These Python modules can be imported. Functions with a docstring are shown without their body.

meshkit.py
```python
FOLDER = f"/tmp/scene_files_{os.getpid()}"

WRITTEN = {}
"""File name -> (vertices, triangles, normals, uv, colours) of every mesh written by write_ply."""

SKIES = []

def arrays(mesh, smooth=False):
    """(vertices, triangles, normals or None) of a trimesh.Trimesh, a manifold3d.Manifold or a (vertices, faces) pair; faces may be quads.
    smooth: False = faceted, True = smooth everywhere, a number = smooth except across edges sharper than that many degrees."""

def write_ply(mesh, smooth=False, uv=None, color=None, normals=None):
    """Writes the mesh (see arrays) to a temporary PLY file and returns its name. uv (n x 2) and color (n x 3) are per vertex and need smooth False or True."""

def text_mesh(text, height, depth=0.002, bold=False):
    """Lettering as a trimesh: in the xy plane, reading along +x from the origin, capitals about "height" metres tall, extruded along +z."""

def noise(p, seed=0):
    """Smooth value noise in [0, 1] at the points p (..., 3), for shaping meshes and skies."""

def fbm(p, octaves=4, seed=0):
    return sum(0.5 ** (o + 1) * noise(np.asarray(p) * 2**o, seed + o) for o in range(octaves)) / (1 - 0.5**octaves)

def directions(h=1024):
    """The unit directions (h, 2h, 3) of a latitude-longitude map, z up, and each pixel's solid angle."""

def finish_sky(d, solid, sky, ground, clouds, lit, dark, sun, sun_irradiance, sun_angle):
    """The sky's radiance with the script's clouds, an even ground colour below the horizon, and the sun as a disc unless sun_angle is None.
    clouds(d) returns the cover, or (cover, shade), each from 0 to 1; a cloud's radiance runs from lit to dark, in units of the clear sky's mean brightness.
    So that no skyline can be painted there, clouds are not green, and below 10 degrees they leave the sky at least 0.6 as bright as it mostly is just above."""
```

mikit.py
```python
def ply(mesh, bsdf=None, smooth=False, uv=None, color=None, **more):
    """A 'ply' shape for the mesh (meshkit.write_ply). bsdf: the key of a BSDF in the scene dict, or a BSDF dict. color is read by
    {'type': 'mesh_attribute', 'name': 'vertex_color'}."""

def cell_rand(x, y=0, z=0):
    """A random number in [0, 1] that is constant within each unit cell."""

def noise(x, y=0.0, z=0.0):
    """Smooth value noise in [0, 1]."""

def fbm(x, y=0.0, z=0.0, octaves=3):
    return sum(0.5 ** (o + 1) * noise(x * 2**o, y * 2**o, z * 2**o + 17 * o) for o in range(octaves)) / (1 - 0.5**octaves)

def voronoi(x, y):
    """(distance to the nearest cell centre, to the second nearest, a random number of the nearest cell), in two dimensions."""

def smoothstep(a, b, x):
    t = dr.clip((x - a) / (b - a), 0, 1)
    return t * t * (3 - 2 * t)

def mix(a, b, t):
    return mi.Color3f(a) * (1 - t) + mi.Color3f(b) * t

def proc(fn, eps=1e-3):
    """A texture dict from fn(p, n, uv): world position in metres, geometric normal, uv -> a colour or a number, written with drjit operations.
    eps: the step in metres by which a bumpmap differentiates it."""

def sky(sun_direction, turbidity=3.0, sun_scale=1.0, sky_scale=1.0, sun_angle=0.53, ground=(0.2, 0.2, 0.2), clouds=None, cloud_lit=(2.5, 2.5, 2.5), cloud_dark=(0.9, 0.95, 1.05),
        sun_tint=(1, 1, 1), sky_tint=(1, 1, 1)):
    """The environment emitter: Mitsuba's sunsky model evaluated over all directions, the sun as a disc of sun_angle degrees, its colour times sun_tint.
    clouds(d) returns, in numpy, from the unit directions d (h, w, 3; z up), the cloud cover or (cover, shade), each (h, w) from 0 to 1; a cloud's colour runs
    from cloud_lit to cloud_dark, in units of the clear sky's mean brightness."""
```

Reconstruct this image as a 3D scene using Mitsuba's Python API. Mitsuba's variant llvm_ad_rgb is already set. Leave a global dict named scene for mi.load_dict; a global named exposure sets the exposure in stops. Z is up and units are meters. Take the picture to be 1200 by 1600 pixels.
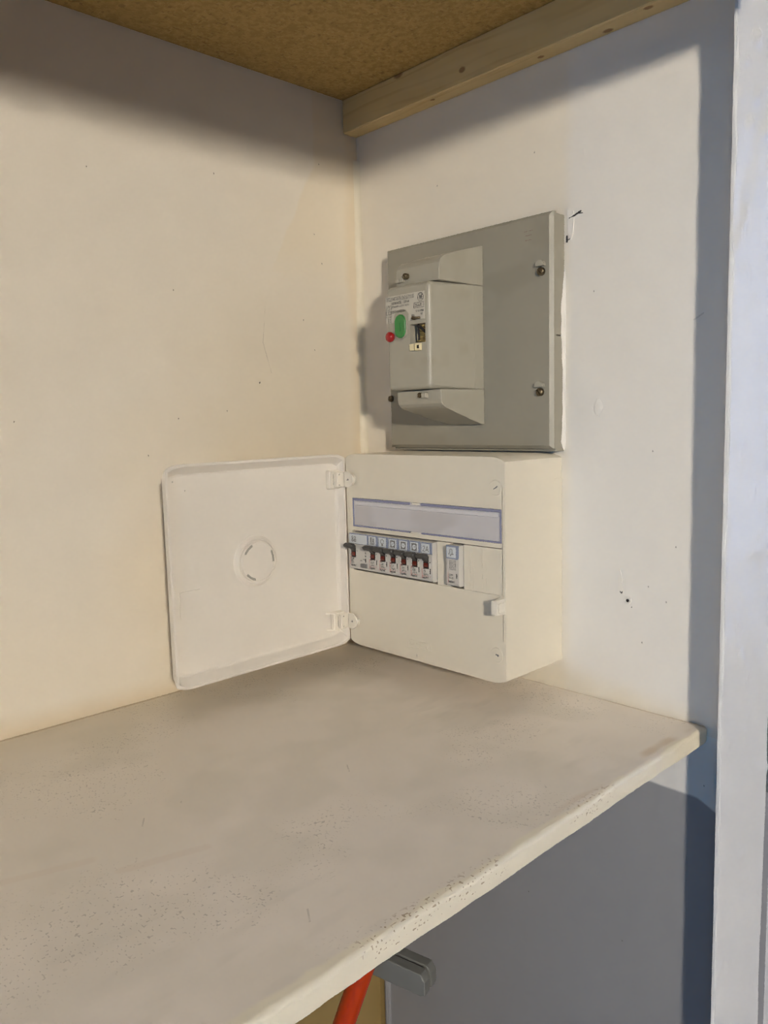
"""An alcove with a fuse board: old grey main breaker above a white consumer unit with its door open, on a worn painted shelf."""
import math
import numpy as np
import trimesh
import shapely
from shapely.geometry import Polygon, box as sbox
from scipy.spatial import ConvexHull
import drjit as dr
import mitsuba as mi
import mikit
import meshkit
from mikit import ply, proc, noise, fbm, smoothstep, mix

T = mi.ScalarTransform4f
scene, labels = {}, {}

# ---------------------------------------------------------------- camera, lamps, exposure
EYE = np.array([-0.75205, -0.83001, 0.31245])
FWD = np.array([0.682926, 0.721231, -0.115920])
UP = np.array([0.098480, 0.066339, 0.992925])
exposure = 0.0
scene["camera"] = {"type": "perspective", "fov": math.degrees(2 * math.atan(600 / 1237.44)), "fov_axis": "x", "near_clip": 0.01, "far_clip": 50.0,
                   "to_world": T().look_at(origin=EYE.tolist(), target=(EYE + FWD).tolist(), up=UP.tolist())}
LAMP_POS, LAMP_R, LAMP_L = (-1.45, -2.30, 0.682), 0.063, (1310.0, 1175.0, 970.0)   # warm globe of the room's pendant lamp
WINDOW_L = (0.34, 0.95, 2.25)                                                    # overcast daylight in the window's pane
ADDED_WINDOW_2_L = (0.05, 1.08, 2.35)  # blue light tuned for the added window
WINDOW = (-2.5, -1.05, -0.35, 1.15)                                              # y0, y1, z0, z1 of the window in the room's right-hand wall
WINDOW_2 = (-2.7, -0.80, -0.90, 0.95)                                            # and of an unseen left-hand window added to blue the right wall
FLOOR_Z, CEIL_Z = -1.0, 1.5
ROOM = (-3.3, 1.7, -5.6)                                                         # x0, x1, y0 of the room in front of the alcove
YF = -0.5222                                                                     # front plane of the alcove's opening


# ---------------------------------------------------------------- helpers
def add(key, mesh, bsdf, smooth=False, label=None, category=None, group=None, kind=None, **more):
    scene[key] = ply(mesh, bsdf, smooth=smooth, **more)
    say(key, label, category, group, kind)
    return key


def say(key, label=None, category=None, group=None, kind=None):
    d = {k: v for k, v in dict(label=label, category=category, group=group, kind=kind).items() if v}
    if d:
        labels[key] = d


USED = {}


def num(name):
    """The name, with _001, _002 ... when it is taken."""
    n = USED.get(name, -1) + 1
    USED[name] = n
    return name if n == 0 else f"{name}_{n:03d}"


def join(*ms):
    return trimesh.util.concatenate([m for m in ms if m is not None])


def bx(x0, x1, y0, y1, z0, z1):
    m = trimesh.creation.box(extents=[abs(x1 - x0), abs(y1 - y0), abs(z1 - z0)])
    m.apply_translation([(x0 + x1) / 2, (y0 + y1) / 2, (z0 + z1) / 2])
    return m


def hull(pts):
    pts = np.asarray(pts, float)
    return trimesh.convex.convex_hull(pts)


def cbox(x0, x1, y0, y1, z0, z1, c=0.0005):
    """Box with chamfered edges."""
    x0, x1, y0, y1, z0, z1 = min(x0, x1), max(x0, x1), min(y0, y1), max(y0, y1), min(z0, z1), max(z0, z1)
    p = []
    for a in (0, 1):
        for b in (0, 1):
            for d in (0, 1):
                X, Y, Z = (x0, x1)[a], (y0, y1)[b], (z0, z1)[d]
                sx, sy, sz = (c, -c)[a], (c, -c)[b], (c, -c)[d]
                p += [(X, Y + sy, Z + sz), (X + sx, Y, Z + sz), (X + sx, Y + sy, Z)]
    return hull(p)


SPH = trimesh.creation.icosphere(subdivisions=2).vertices


def rhull(spheres):
    """Convex hull of spheres (x, y, z, r)."""
    return hull(np.vstack([np.array(s[:3]) + SPH * s[3] for s in spheres]))


def prism_x(poly, x0, x1):
    """A shapely polygon in (y, z), extruded from x0 to x1."""
    m = trimesh.creation.extrude_polygon(poly, abs(x1 - x0), engine="earcut")
    v = m.vertices
    m.vertices = np.stack([v[:, 2] + min(x0, x1), v[:, 0], v[:, 1]], 1)
    return m


def cyl_x(x0, x1, y, z, r, n=24, bevel=0.0):
    """Disc or cylinder along x, its free end at x1 (the -x side), with a bevelled rim."""
    a = np.arange(n) * 2 * np.pi / n
    rings = [(x0, r), (x1 + bevel, r)] + ([(x1, r - bevel)] if bevel else [])
    return loft([np.stack([np.full(n, X), y + R * np.cos(a), z + R * np.sin(a)], 1) for X, R in rings])


def loft(rings, cap0=True, cap1=True):
    n, k = len(rings[0]), len(rings)
    v = [np.vstack(rings)]
    f = []
    i = np.arange(n)
    j = (i + 1) % n
    for r in range(k - 1):
        a, b = r * n, (r + 1) * n
        f += [np.stack([a + i, a + j, b + j], 1), np.stack([a + i, b + j, b + i], 1)]
    at = n * k
    for on, base, flip in ((cap0, 0, True), (cap1, (k - 1) * n, False)):
        if on:
            v.append(rings[0 if flip else -1].mean(0, keepdims=True))
            t = np.stack([base + i, base + j, np.full(n, at)], 1)
            f.append(t[:, ::-1] if flip else t)
            at += 1
    m = trimesh.Trimesh(np.vstack(v), np.vstack(f), process=False)
    if m.is_watertight and m.volume < 0:
        m.invert()
    return m


def tube(pts, r, n=10):
    pts = np.asarray(pts, float)
    rings = []
    r = np.broadcast_to(r, len(pts))
    for k, p in enumerate(pts):
        t = pts[min(k + 1, len(pts) - 1)] - pts[max(k - 1, 0)]
        t /= np.linalg.norm(t)
        a = np.cross(t, [0, 0, 1] if abs(t[2]) < 0.9 else [1, 0, 0])
        a /= np.linalg.norm(a)
        b = np.cross(t, a)
        th = np.arange(n) * 2 * np.pi / n
        rings.append(p + r[k] * (np.cos(th)[:, None] * a + np.sin(th)[:, None] * b))
    return loft(rings)


def lathe(profile, n=48):
    """Profile of (r, h): a surface of revolution about +z."""
    a = np.arange(n) * 2 * np.pi / n
    return loft([np.stack([r * np.cos(a), r * np.sin(a), np.full(n, h)], 1) for r, h in profile])


def grid(fn, us, vs):
    U, V = np.meshgrid(us, vs, indexing="ij")
    P = fn(U, V).reshape(-1, 3)
    n, m = len(us), len(vs)
    i, j = np.meshgrid(np.arange(n - 1), np.arange(m - 1), indexing="ij")
    a = (i * m + j).ravel()
    return trimesh.Trimesh(P, np.vstack([np.stack([a, a + m, a + m + 1], 1), np.stack([a, a + m + 1, a + 1], 1)]), process=False)


def facing(mesh, x, y, z):
    """A flat mesh of the xy plane, put on a front that faces -x: its +x reads along -y."""
    m = mesh.copy()
    v = m.vertices
    m.vertices = np.stack([x - v[:, 2], y - v[:, 0], z + v[:, 1]], 1)
    return m


def text(s, h, x, y, z, bold=False, squeeze=1.0, depth=0.00015, centre=False):
    m = meshkit.text_mesh(s, h, depth, bold)
    m.vertices[:, 0] *= squeeze
    if centre:
        m.vertices[:, 0] -= m.bounds[:, 0].mean()
    return facing(m, x, y, z)


def cut(a, *bs):
    return trimesh.boolean.difference([a, *bs], engine="manifold")


def union(*ms):
    return trimesh.boolean.union(list(ms), engine="manifold")


def n3(p, s=1.0, seed=0):
    return meshkit.fbm(np.asarray(p) * s, 3, seed) - 0.5


# ---------------------------------------------------------------- materials
def mat(key, color, rough=0.5, spec=0.5, bump=None, scale=1.0, eps=1e-3, **more):
    c = color if isinstance(color, dict) else {"type": "rgb", "value": list(color)}
    b = {"type": "principled", "base_color": c, "roughness": rough, "specular": spec, **more}
    if bump is not None:
        b = {"type": "bumpmap", "arbitrary": proc(bump, eps), "scale": scale, "bsdf": b}
    scene[key] = {"type": "twosided", "bsdf": b}
    return key


def dots(u, v, spots, r):
    """1 inside any of the small specks."""
    s = mi.Float(0)
    for cu, cv in spots:
        s = dr.maximum(s, 1 - smoothstep(r * 0.55, r, dr.sqrt(dr.square(u - cu) + dr.square((v - cv) * 0.8))))
    return s


def seg(u, v, a, b, w):
    """1 near the straight scratch from a to b."""
    du, dv = b[0] - a[0], b[1] - a[1]
    t = dr.clip(((u - a[0]) * du + (v - a[1]) * dv) / (du * du + dv * dv), 0, 1)
    return 1 - smoothstep(w * 0.4, w, dr.sqrt(dr.square(u - a[0] - t * du) + dr.square(v - a[1] - t * dv)))


L_SPOTS = [(-0.3788, 0.5814), (-0.2256, 0.6028), (-0.0667, 0.6435), (-0.2862, 0.4647), (-0.1736, 0.362), (-0.0782, 0.5543), (-0.067, 0.5183), (-0.1013, 0.4434), (-0.084, 0.4057),
           (-0.2888, 0.3197), (-0.2229, 0.3277), (-0.3289, 0.2789), (-0.4708, 0.3197)]
R_SPOTS = [(-0.1459, 0.5965), (-0.3658, 0.4409), (-0.4345, 0.2735), (-0.4607, 0.1776), (-0.4316, 0.133), (-0.4515, 0.1197), (-0.4252, 0.0724), (-0.413, 0.1085), (-0.2907, 0.5994),
           (-0.2782, -0.2717), (-0.4057, -0.2745), (-0.4947, -0.0628)]


def wall_left_color(p, n, uv):
    x, z = p.x, p.z
    wob = (fbm(x * 14, z * 14, 3) - 0.5)
    c = mix((0.688, 0.649, 0.585), (0.688, 0.636, 0.55), smoothstep(0.35, 0.7, fbm(x * 3.1, z * 3.1, 1)))
    # an older, yellower coat near the corner; shade is painted into its lower part
    edge = mi.Float(-0.078) - 0.55 * dr.maximum(0.64 - z, 0) * (z > 0.50) + wob * 0.02 - dr.select(z > 0.50, 0, 0.060)
    old = smoothstep(-0.003, 0.004, x - edge) * smoothstep(0.44, 0.56, z + wob * 0.06) * 0.45
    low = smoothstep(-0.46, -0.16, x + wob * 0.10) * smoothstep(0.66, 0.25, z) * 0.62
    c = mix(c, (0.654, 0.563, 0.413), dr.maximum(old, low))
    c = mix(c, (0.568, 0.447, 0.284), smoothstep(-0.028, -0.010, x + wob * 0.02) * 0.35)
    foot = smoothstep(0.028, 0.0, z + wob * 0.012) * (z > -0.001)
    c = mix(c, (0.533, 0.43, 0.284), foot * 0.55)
    c = mix(c, (0.27, 0.195, 0.08), z < -0.01)
    mark = dr.maximum(seg(x, z, (-0.1596, 0.463), (-0.1662, 0.4118), 0.0009), seg(x, z, (-0.1662, 0.4118), (-0.1554, 0.375), 0.0009)) * 0.22 * smoothstep(0.3, 0.6, fbm(x * 60, z * 60, 2))
    mark = dr.maximum(mark, dots(x, z, L_SPOTS, 0.0010) * 0.75)
    mark = dr.maximum(mark, dots(x, z, [(-0.1736, 0.362)], 0.0013))
    return mix(c, (0.12, 0.10, 0.08), mark)


def wall_right_color(p, n, uv):
    y, z = p.y, p.z
    wob = fbm(y * 16, z * 16, 5) - 0.5
    c = mix((0.679, 0.658, 0.628), (0.688, 0.658, 0.611), smoothstep(0.35, 0.65, fbm(y * 4, z * 2.5, 7)))
    warm = smoothstep(-0.345, -0.325, y + wob * 0.01) * 0.55
    c = mix(c, (0.671, 0.602, 0.482), warm)
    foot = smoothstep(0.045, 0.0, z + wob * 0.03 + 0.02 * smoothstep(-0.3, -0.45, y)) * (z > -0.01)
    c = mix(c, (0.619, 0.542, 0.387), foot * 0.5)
    # below the counter another, greyer paint with a brushed edge
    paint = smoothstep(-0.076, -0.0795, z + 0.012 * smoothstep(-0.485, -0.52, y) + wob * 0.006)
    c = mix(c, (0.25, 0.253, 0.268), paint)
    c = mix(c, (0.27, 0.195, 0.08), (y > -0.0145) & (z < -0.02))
    mark = dots(y, z, R_SPOTS, 0.0010) * 0.65
    mark = dr.maximum(mark, seg(y, z, (-0.475, 0.40), (-0.484, 0.405), 0.0012) * 0.25)
    return mix(c, (0.13, 0.12, 0.11), mark)


def roller(p, n, uv):
    a, b = p.x + p.y, p.z
    return fbm(a * 90, b * 90, 1) * 0.6 + fbm(a * 22, b * 22, 4) * 1.6 + noise(a * 260, b * 260, 2) * 0.12


C_MARKS = [(-0.4386, -0.1178), (-0.4479, -0.2551), (-0.5126, -0.3065), (-0.4669, -0.4504), (-0.3504, -0.3781), (-0.3082, -0.3063), (-0.3039, -0.4755), (-0.2143, -0.452), (-0.5118, -0.4136),
           (-0.485, -0.2619)]


def counter_color(p, n, uv):
    x, y, z = p.x, p.y, p.z
    f1, f2 = fbm(x * 5, y * 5, 2), fbm(x * 16 + 7, y * 16, 6)
    c = mix((0.66, 0.605, 0.53), (0.70, 0.64, 0.57), smoothstep(0.35, 0.65, f1))
    c = mix(c, (0.51, 0.475, 0.405), smoothstep(0.45, 0.75, f2) * 0.3)
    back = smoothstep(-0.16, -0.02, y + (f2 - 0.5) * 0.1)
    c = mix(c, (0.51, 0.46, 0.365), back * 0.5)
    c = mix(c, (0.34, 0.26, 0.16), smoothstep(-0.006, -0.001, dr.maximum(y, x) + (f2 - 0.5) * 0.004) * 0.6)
    # thin greyish smears and scuffs
    s = fbm(x * 22 + y * 30, y * 70 - x * 14, 3)
    c = mix(c, (0.46, 0.43, 0.37), smoothstep(0.50, 0.85, s) * smoothstep(0.50, 0.75, fbm(x * 7, y * 7, 9)) * 0.22)
    c = mix(c, (0.50, 0.36, 0.26), dr.maximum(seg(x, y, (-0.5951, -0.2673), (-0.5391, -0.285), 0.006), seg(x, y, (-0.5284, -0.3139), (-0.47, -0.33), 0.006)) * 0.12)
    g = smoothstep(0.80, 0.90, noise(x * 760, y * 640, 3)) * smoothstep(0.56, 0.74, fbm(x * 11, y * 11, 12))
    c = mix(c, (0.20, 0.175, 0.14), g * 0.4)
    m = mi.Float(0)
    for k, (a, b) in enumerate(C_MARKS):
        w = fbm(x * 120, y * 120, k)
        m = dr.maximum(m, seg(x, y, (a - 0.004, b - 0.005), (a + 0.003, b + 0.006), 0.0009) * smoothstep(0.42, 0.60, w))
    c = mix(c, (0.16, 0.14, 0.11), m * 0.3)
    # the thick cream coat along the front edge, chipped through to brown board
    edge = smoothstep(-0.4905, -0.4955, y + (fbm(x * 30, 2, 2) - 0.5) * 0.010)
    c = mix(c, (0.71, 0.655, 0.53), edge)
    brown = smoothstep(-0.477, -0.484, y + (f2 - 0.5) * 0.02) * smoothstep(-0.4915, -0.487, y) * smoothstep(0.50, 0.66, fbm(x * 13, y * 30, 1)) * smoothstep(-0.32, -0.10, x)
    c = mix(c, (0.42, 0.29, 0.16), brown * 0.5)
    chip = smoothstep(0.74, 0.83, noise(x * 620, y * 620, z * 620)) * smoothstep(0.48, 0.62, fbm(x * 14, 8, 4)) * smoothstep(-0.486, -0.494, y) * (z > -0.010)
    return mix(c, (0.27, 0.19, 0.11), chip * 0.7)


def counter_bump(p, n, uv):
    x, y, z = p.x, p.y, p.z
    return fbm(x * 60, y * 60 + z * 60, 1) * 0.7 + fbm(x * 220, y * 220 + z * 220, 3) * 0.2


def chip_color(p, n, uv):
    a, b, d = fbm(p.x * 240, p.y * 240, 1), noise(p.x * 420, p.y * 420, 2), noise(p.x * 260 + 9, p.y * 330, 4)
    c = mix((0.29, 0.195, 0.072), (0.35, 0.24, 0.097), smoothstep(0.25, 0.75, a))
    c = mix(c, (0.45, 0.33, 0.17), smoothstep(0.74, 0.86, b) * 0.3)
    return mix(c, (0.14, 0.085, 0.04), smoothstep(0.82, 0.92, d) * 0.45)


KNOTS = [(-0.2093, 0.7045, -0.0244, 0.0035), (-0.1068, 0.7322, -0.0244, 0.006), (-0.1632, 0.6850, -0.0244, 0.003), (-0.385, 0.6897, -0.0077, 0.004), (-0.4338, 0.6897, -0.0186, 0.0035), (-0.3073, 0.6897, -0.0111, 0.003), (-0.156, 0.6897, -0.0163, 0.0025)]


def pine_color(p, n, uv):
    y, h = p.y, p.z + p.x * 0.9
    wave = fbm(y * 5, h * 18, 2) * 0.03
    r = noise(y * 5, (h + wave) * 260, 1)
    r2 = noise(y * 14, (h + wave) * 90, 7)
    c = mix((0.50, 0.38, 0.19), (0.40, 0.28, 0.12), smoothstep(0.45, 0.9, r) * 0.55)
    c = mix(c, (0.53, 0.42, 0.23), smoothstep(0.4, 0.8, r2) * 0.5)
    k = mi.Float(0)
    for a, b, d, s in KNOTS:
        k = dr.maximum(k, 1 - smoothstep(s * 0.6, s * 1.15, dr.sqrt(dr.square(y - a) * 0.45 + dr.square(p.z - b) + dr.square(p.x - d))))
    return mix(c, (0.20, 0.10, 0.04), k * 0.85)


def jamb_bump(p, n, uv):
    a = p.x * 1.0 + p.y
    return fbm(a * 45, p.z * 16, 1) * 2.2 + fbm(a * 160, p.z * 90, 3) * 0.35


def grime(base, dark, f=35, lo=0.5, hi=0.8, amount=0.4):
    def fn(p, n, uv):
        return mix(base, dark, smoothstep(lo, hi, fbm(p.x * f + p.y * f * 0.7, p.z * f, 3)) * amount)
    return fn


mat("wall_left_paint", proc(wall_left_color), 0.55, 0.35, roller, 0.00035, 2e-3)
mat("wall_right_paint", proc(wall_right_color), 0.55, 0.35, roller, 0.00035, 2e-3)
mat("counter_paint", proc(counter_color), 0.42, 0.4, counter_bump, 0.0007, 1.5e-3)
mat("chipboard", proc(chip_color), 0.75, 0.2)
mat("pine", proc(pine_color), 0.6, 0.3)
mat("jamb_paint", (0.66, 0.66, 0.66), 0.35, 0.5, jamb_bump, 0.0016, 2e-3)
mat("room_paint", (0.05, 0.07, 0.11), 0.8, 0.2)
mat("side_paint", (0.66, 0.66, 0.66), 0.7, 0.2)
mat("floor_wood", proc(lambda p, n, uv: mix((0.10, 0.07, 0.05), (0.15, 0.105, 0.07), noise(dr.floor(p.x / 0.14) * 7, p.y * 3, 2))), 0.5, 0.4)
mat("white_plastic", (0.65, 0.612, 0.54), 0.33, 0.5)
mat("cover_plastic", (0.61, 0.565, 0.475), 0.38, 0.5)
mat("door_plastic", (0.68, 0.64, 0.585), 0.14, 0.5)
mat("lilac_plastic", proc(lambda p, n, uv: mix((0.46, 0.45, 0.475), (0.42, 0.405, 0.42), smoothstep(0.4, 0.65, fbm(p.y * 18, p.z * 30, 2)))), 0.16, 0.6, clearcoat=0.5, clearcoat_gloss=0.9)
mat("lilac_edge", (0.17, 0.18, 0.28), 0.15, 0.6, clearcoat=0.6, clearcoat_gloss=0.9)
mat("lilac_ridge", (0.54, 0.53, 0.55), 0.12, 0.6)
mat("module_grey", (0.47, 0.455, 0.43), 0.4, 0.4)
mat("module_blue", (0.19, 0.22, 0.31), 0.25, 0.5)
mat("module_label", (0.50, 0.53, 0.56), 0.3, 0.5)
mat("toggle_dark", (0.042, 0.041, 0.040), 0.42, 0.4)
mat("slot_black", (0.018, 0.016, 0.016), 0.6, 0.2)
mat("indicator_red", (0.11, 0.015, 0.010), 0.35, 0.5)
mat("ink", (0.035, 0.033, 0.035), 0.6, 0.2)
mat("ink_grey", (0.17, 0.165, 0.165), 0.6, 0.2)
mat("ink_red", (0.38, 0.07, 0.06), 0.6, 0.2)
mat("slot_grey", (0.30, 0.29, 0.26), 0.6, 0.2)
mat("catch_beige", (0.55, 0.52, 0.45), 0.5, 0.3)  # beige plastic of the door catch
mat("grey_metal", proc(grime((0.25, 0.235, 0.192), (0.205, 0.19, 0.15), 28)), 0.42, 0.45)
mat("grey_bakelite", proc(grime((0.315, 0.298, 0.245), (0.27, 0.245, 0.185), 40)), 0.36, 0.5)
mat("rating_plate", (0.47, 0.45, 0.40), 0.35, 0.5, metallic=0.15)
mat("button_green", (0.028, 0.185, 0.042), 0.3, 0.5)
mat("button_red", (0.27, 0.008, 0.010), 0.22, 0.6)
mat("brass", proc(grime((0.42, 0.32, 0.12), (0.16, 0.11, 0.04), 300, 0.45, 0.6, 0.8)), 0.45, 0.5, metallic=0.4)
mat("old_ivory", (0.66, 0.58, 0.36), 0.4, 0.4)
mat("screw_steel", proc(grime((0.15, 0.12, 0.075), (0.06, 0.045, 0.025), 400, 0.4, 0.6, 0.8)), 0.35, 0.5, metallic=0.7)
mat("filler", (0.65, 0.60, 0.49), 0.7, 0.2)
mat("filler_white", (0.70, 0.67, 0.63), 0.7, 0.2)
mat("orange_enamel", (0.36, 0.030, 0.005), 0.32, 0.5)
mat("grey_rubber", (0.13, 0.135, 0.13), 0.5, 0.4)
mat("dark_metal", (0.12, 0.15, 0.18), 0.4, 0.4, metallic=0.3)
mat("cable_black", (0.03, 0.03, 0.03), 0.5, 0.4)

# ---------------------------------------------------------------- the setting
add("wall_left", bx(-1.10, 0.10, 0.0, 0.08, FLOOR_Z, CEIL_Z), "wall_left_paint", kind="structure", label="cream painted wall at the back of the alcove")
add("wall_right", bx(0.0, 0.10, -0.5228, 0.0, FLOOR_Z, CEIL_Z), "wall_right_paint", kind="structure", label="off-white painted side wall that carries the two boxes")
add("wall_side", bx(-1.18, -1.10, -0.515, 0.08, FLOOR_Z, CEIL_Z), "side_paint", kind="structure", label="white side wall closing the alcove, outside the picture")

# rounded bead of filler down the corner
zs = np.linspace(-0.0, 0.66, 60)
bead_r = 0.0075 + 0.004 * n3(np.stack([zs * 0, zs * 0, zs], 1), 14, 3)
rings = []
for z, r in zip(zs, bead_r):
    a = np.linspace(0, np.pi / 2, 7)
    arc = [(-r + r * (1 - math.sin(t)) * 0.75 - 0.0 if False else -r * (1 - math.sin(t)), -r * (1 - math.cos(t))) for t in a]
    rings.append(np.array([[x, y, z] for x, y in arc] + [[0.001, 0.001, z]]))
add("trim_1", loft(rings), "filler", smooth=40, kind="structure", label="rounded bead of cream filler down the corner of the alcove")
rings = [np.array([[0.0005, -0.0135, z], [-0.004, -0.0145, z], [-0.0055, -0.0185, z], [-0.004, -0.0225, z], [0.0005, -0.0235, z]]) for z in (-0.02, -0.3, -0.6, FLOOR_Z)]
add("trim_2", loft(rings), "wall_right_paint", smooth=40, kind="structure", label="thin painted bead down the wall under the counter")

# the front of the alcove: a plastered post, lumpy under its paint, and an unseen board added for its shadow
us = np.concatenate([np.linspace(0, 1, 4)[:-1], 1 + np.linspace(0, 1, 7)[:-1], 2 + np.linspace(0, 1, 22)])
zs = np.linspace(FLOOR_Z, CEIL_Z, 900)


def post(U, V):
    x = np.where(U < 1, -0.038, np.where(U < 2, -0.038 + 0.0016 * (1 - np.cos((U - 1) * np.pi / 2)), -0.0364 + (U - 2) * 0.0979))
    y = np.where(U < 1, -0.5235 - 0.0021 * U, np.where(U < 2, -0.5256 - 0.0016 * np.sin((U - 1) * np.pi / 2), -0.5272 - 0.004 * (U - 2)))
    P = np.stack([x, y, V], -1)
    q = np.stack([x, y, V * 0.35], -1).reshape(-1, 3)
    d = (n3(q, 30, 1) * 0.0045 + np.clip(n3(q * [1, 1, 1.6], 70, 8) - 0.10, 0, 1) * 0.011 + n3(q * [1.5, 1, 1], 110, 4) * 0.0012).reshape(x.shape)
    top = np.clip((V - 0.42) / 0.2, 0, 1)
    d = d * (0.6 + 1.3 * top)
    P[..., 1] -= np.where(U >= 1.2, np.maximum(d, -0.001), 0)
    e = n3(np.stack([V * 0, V * 0 + 3, V], -1).reshape(-1, 3), 28, 5).reshape(x.shape) * 0.0024 * (0.35 + top)
    P[..., 0] -= np.where(U < 2, e, e * np.clip(1 - (U - 2) * 4, 0, 1))
    return P


front = grid(post, us, zs)
front = join(front, bx(-0.0345, 0.0600, -0.5256, -0.5230, FLOOR_Z, CEIL_Z), bx(0.0006, 0.0600, -0.5230, -0.500, FLOOR_Z, CEIL_Z))
add("trim_3", front, "jamb_paint", smooth=50, kind="structure", label="white painted post with lumpy plaster at the right edge of the alcove")
add("wall_front_right", bx(0.0600, ROOM[1], -0.5195, -0.50, FLOOR_Z, CEIL_Z), "jamb_paint", kind="structure", label="white room wall right of the post")
add("wall_front_left", bx(ROOM[0], -1.10, YF, -0.44, FLOOR_Z, CEIL_Z), "room_paint", kind="structure", label="room wall left of the alcove, outside the picture")
add("added_trim_4", bx(-1.14, -0.114, -0.625, -0.605, 0.649, CEIL_Z), "jamb_paint", kind="structure", label="unseen white board, added to cast the upper shadow, over the alcove's opening")

# the room in front of the alcove
wy0, wy1, wz0, wz1 = WINDOW
RX0, RX1, RY0 = ROOM
add("floor", bx(RX0 - 0.1, RX1 + 0.1, RY0 - 0.1, 0.08, FLOOR_Z - 0.08, FLOOR_Z), "floor_wood", kind="structure", label="brown floorboards")
add("ceiling", bx(RX0 - 0.1, RX1 + 0.1, RY0 - 0.1, 0.08, CEIL_Z, CEIL_Z + 0.1), "room_paint", kind="structure", label="room ceiling")
vy0, vy1, vz0, vz1 = WINDOW_2
add("wall_room_left", join(bx(RX0 - 0.15, RX0, RY0, vy0, FLOOR_Z, CEIL_Z), bx(RX0 - 0.15, RX0, vy1, YF, FLOOR_Z, CEIL_Z), bx(RX0 - 0.15, RX0, vy0, vy1, FLOOR_Z, vz0), bx(RX0 - 0.15, RX0, vy0, vy1, vz1, CEIL_Z)), "room_paint",
    kind="structure", label="blue-grey room wall with the added French window")
add("wall_room_right", join(bx(RX1, RX1 + 0.15, RY0, wy0, FLOOR_Z, CEIL_Z), bx(RX1, RX1 + 0.15, wy1, -0.5, FLOOR_Z, CEIL_Z), bx(RX1, RX1 + 0.15, wy0, wy1, FLOOR_Z, wz0), bx(RX1, RX1 + 0.15, wy0, wy1, wz1, CEIL_Z)), "room_paint",
    kind="structure", label="blue-grey room wall with the window")
add("wall_room_back", bx(RX0 - 0.1, RX1 + 0.1, RY0 - 0.1, RY0, FLOOR_Z, CEIL_Z), "room_paint", kind="structure", label="blue-grey room wall behind the camera")
fr = 0.05
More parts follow.
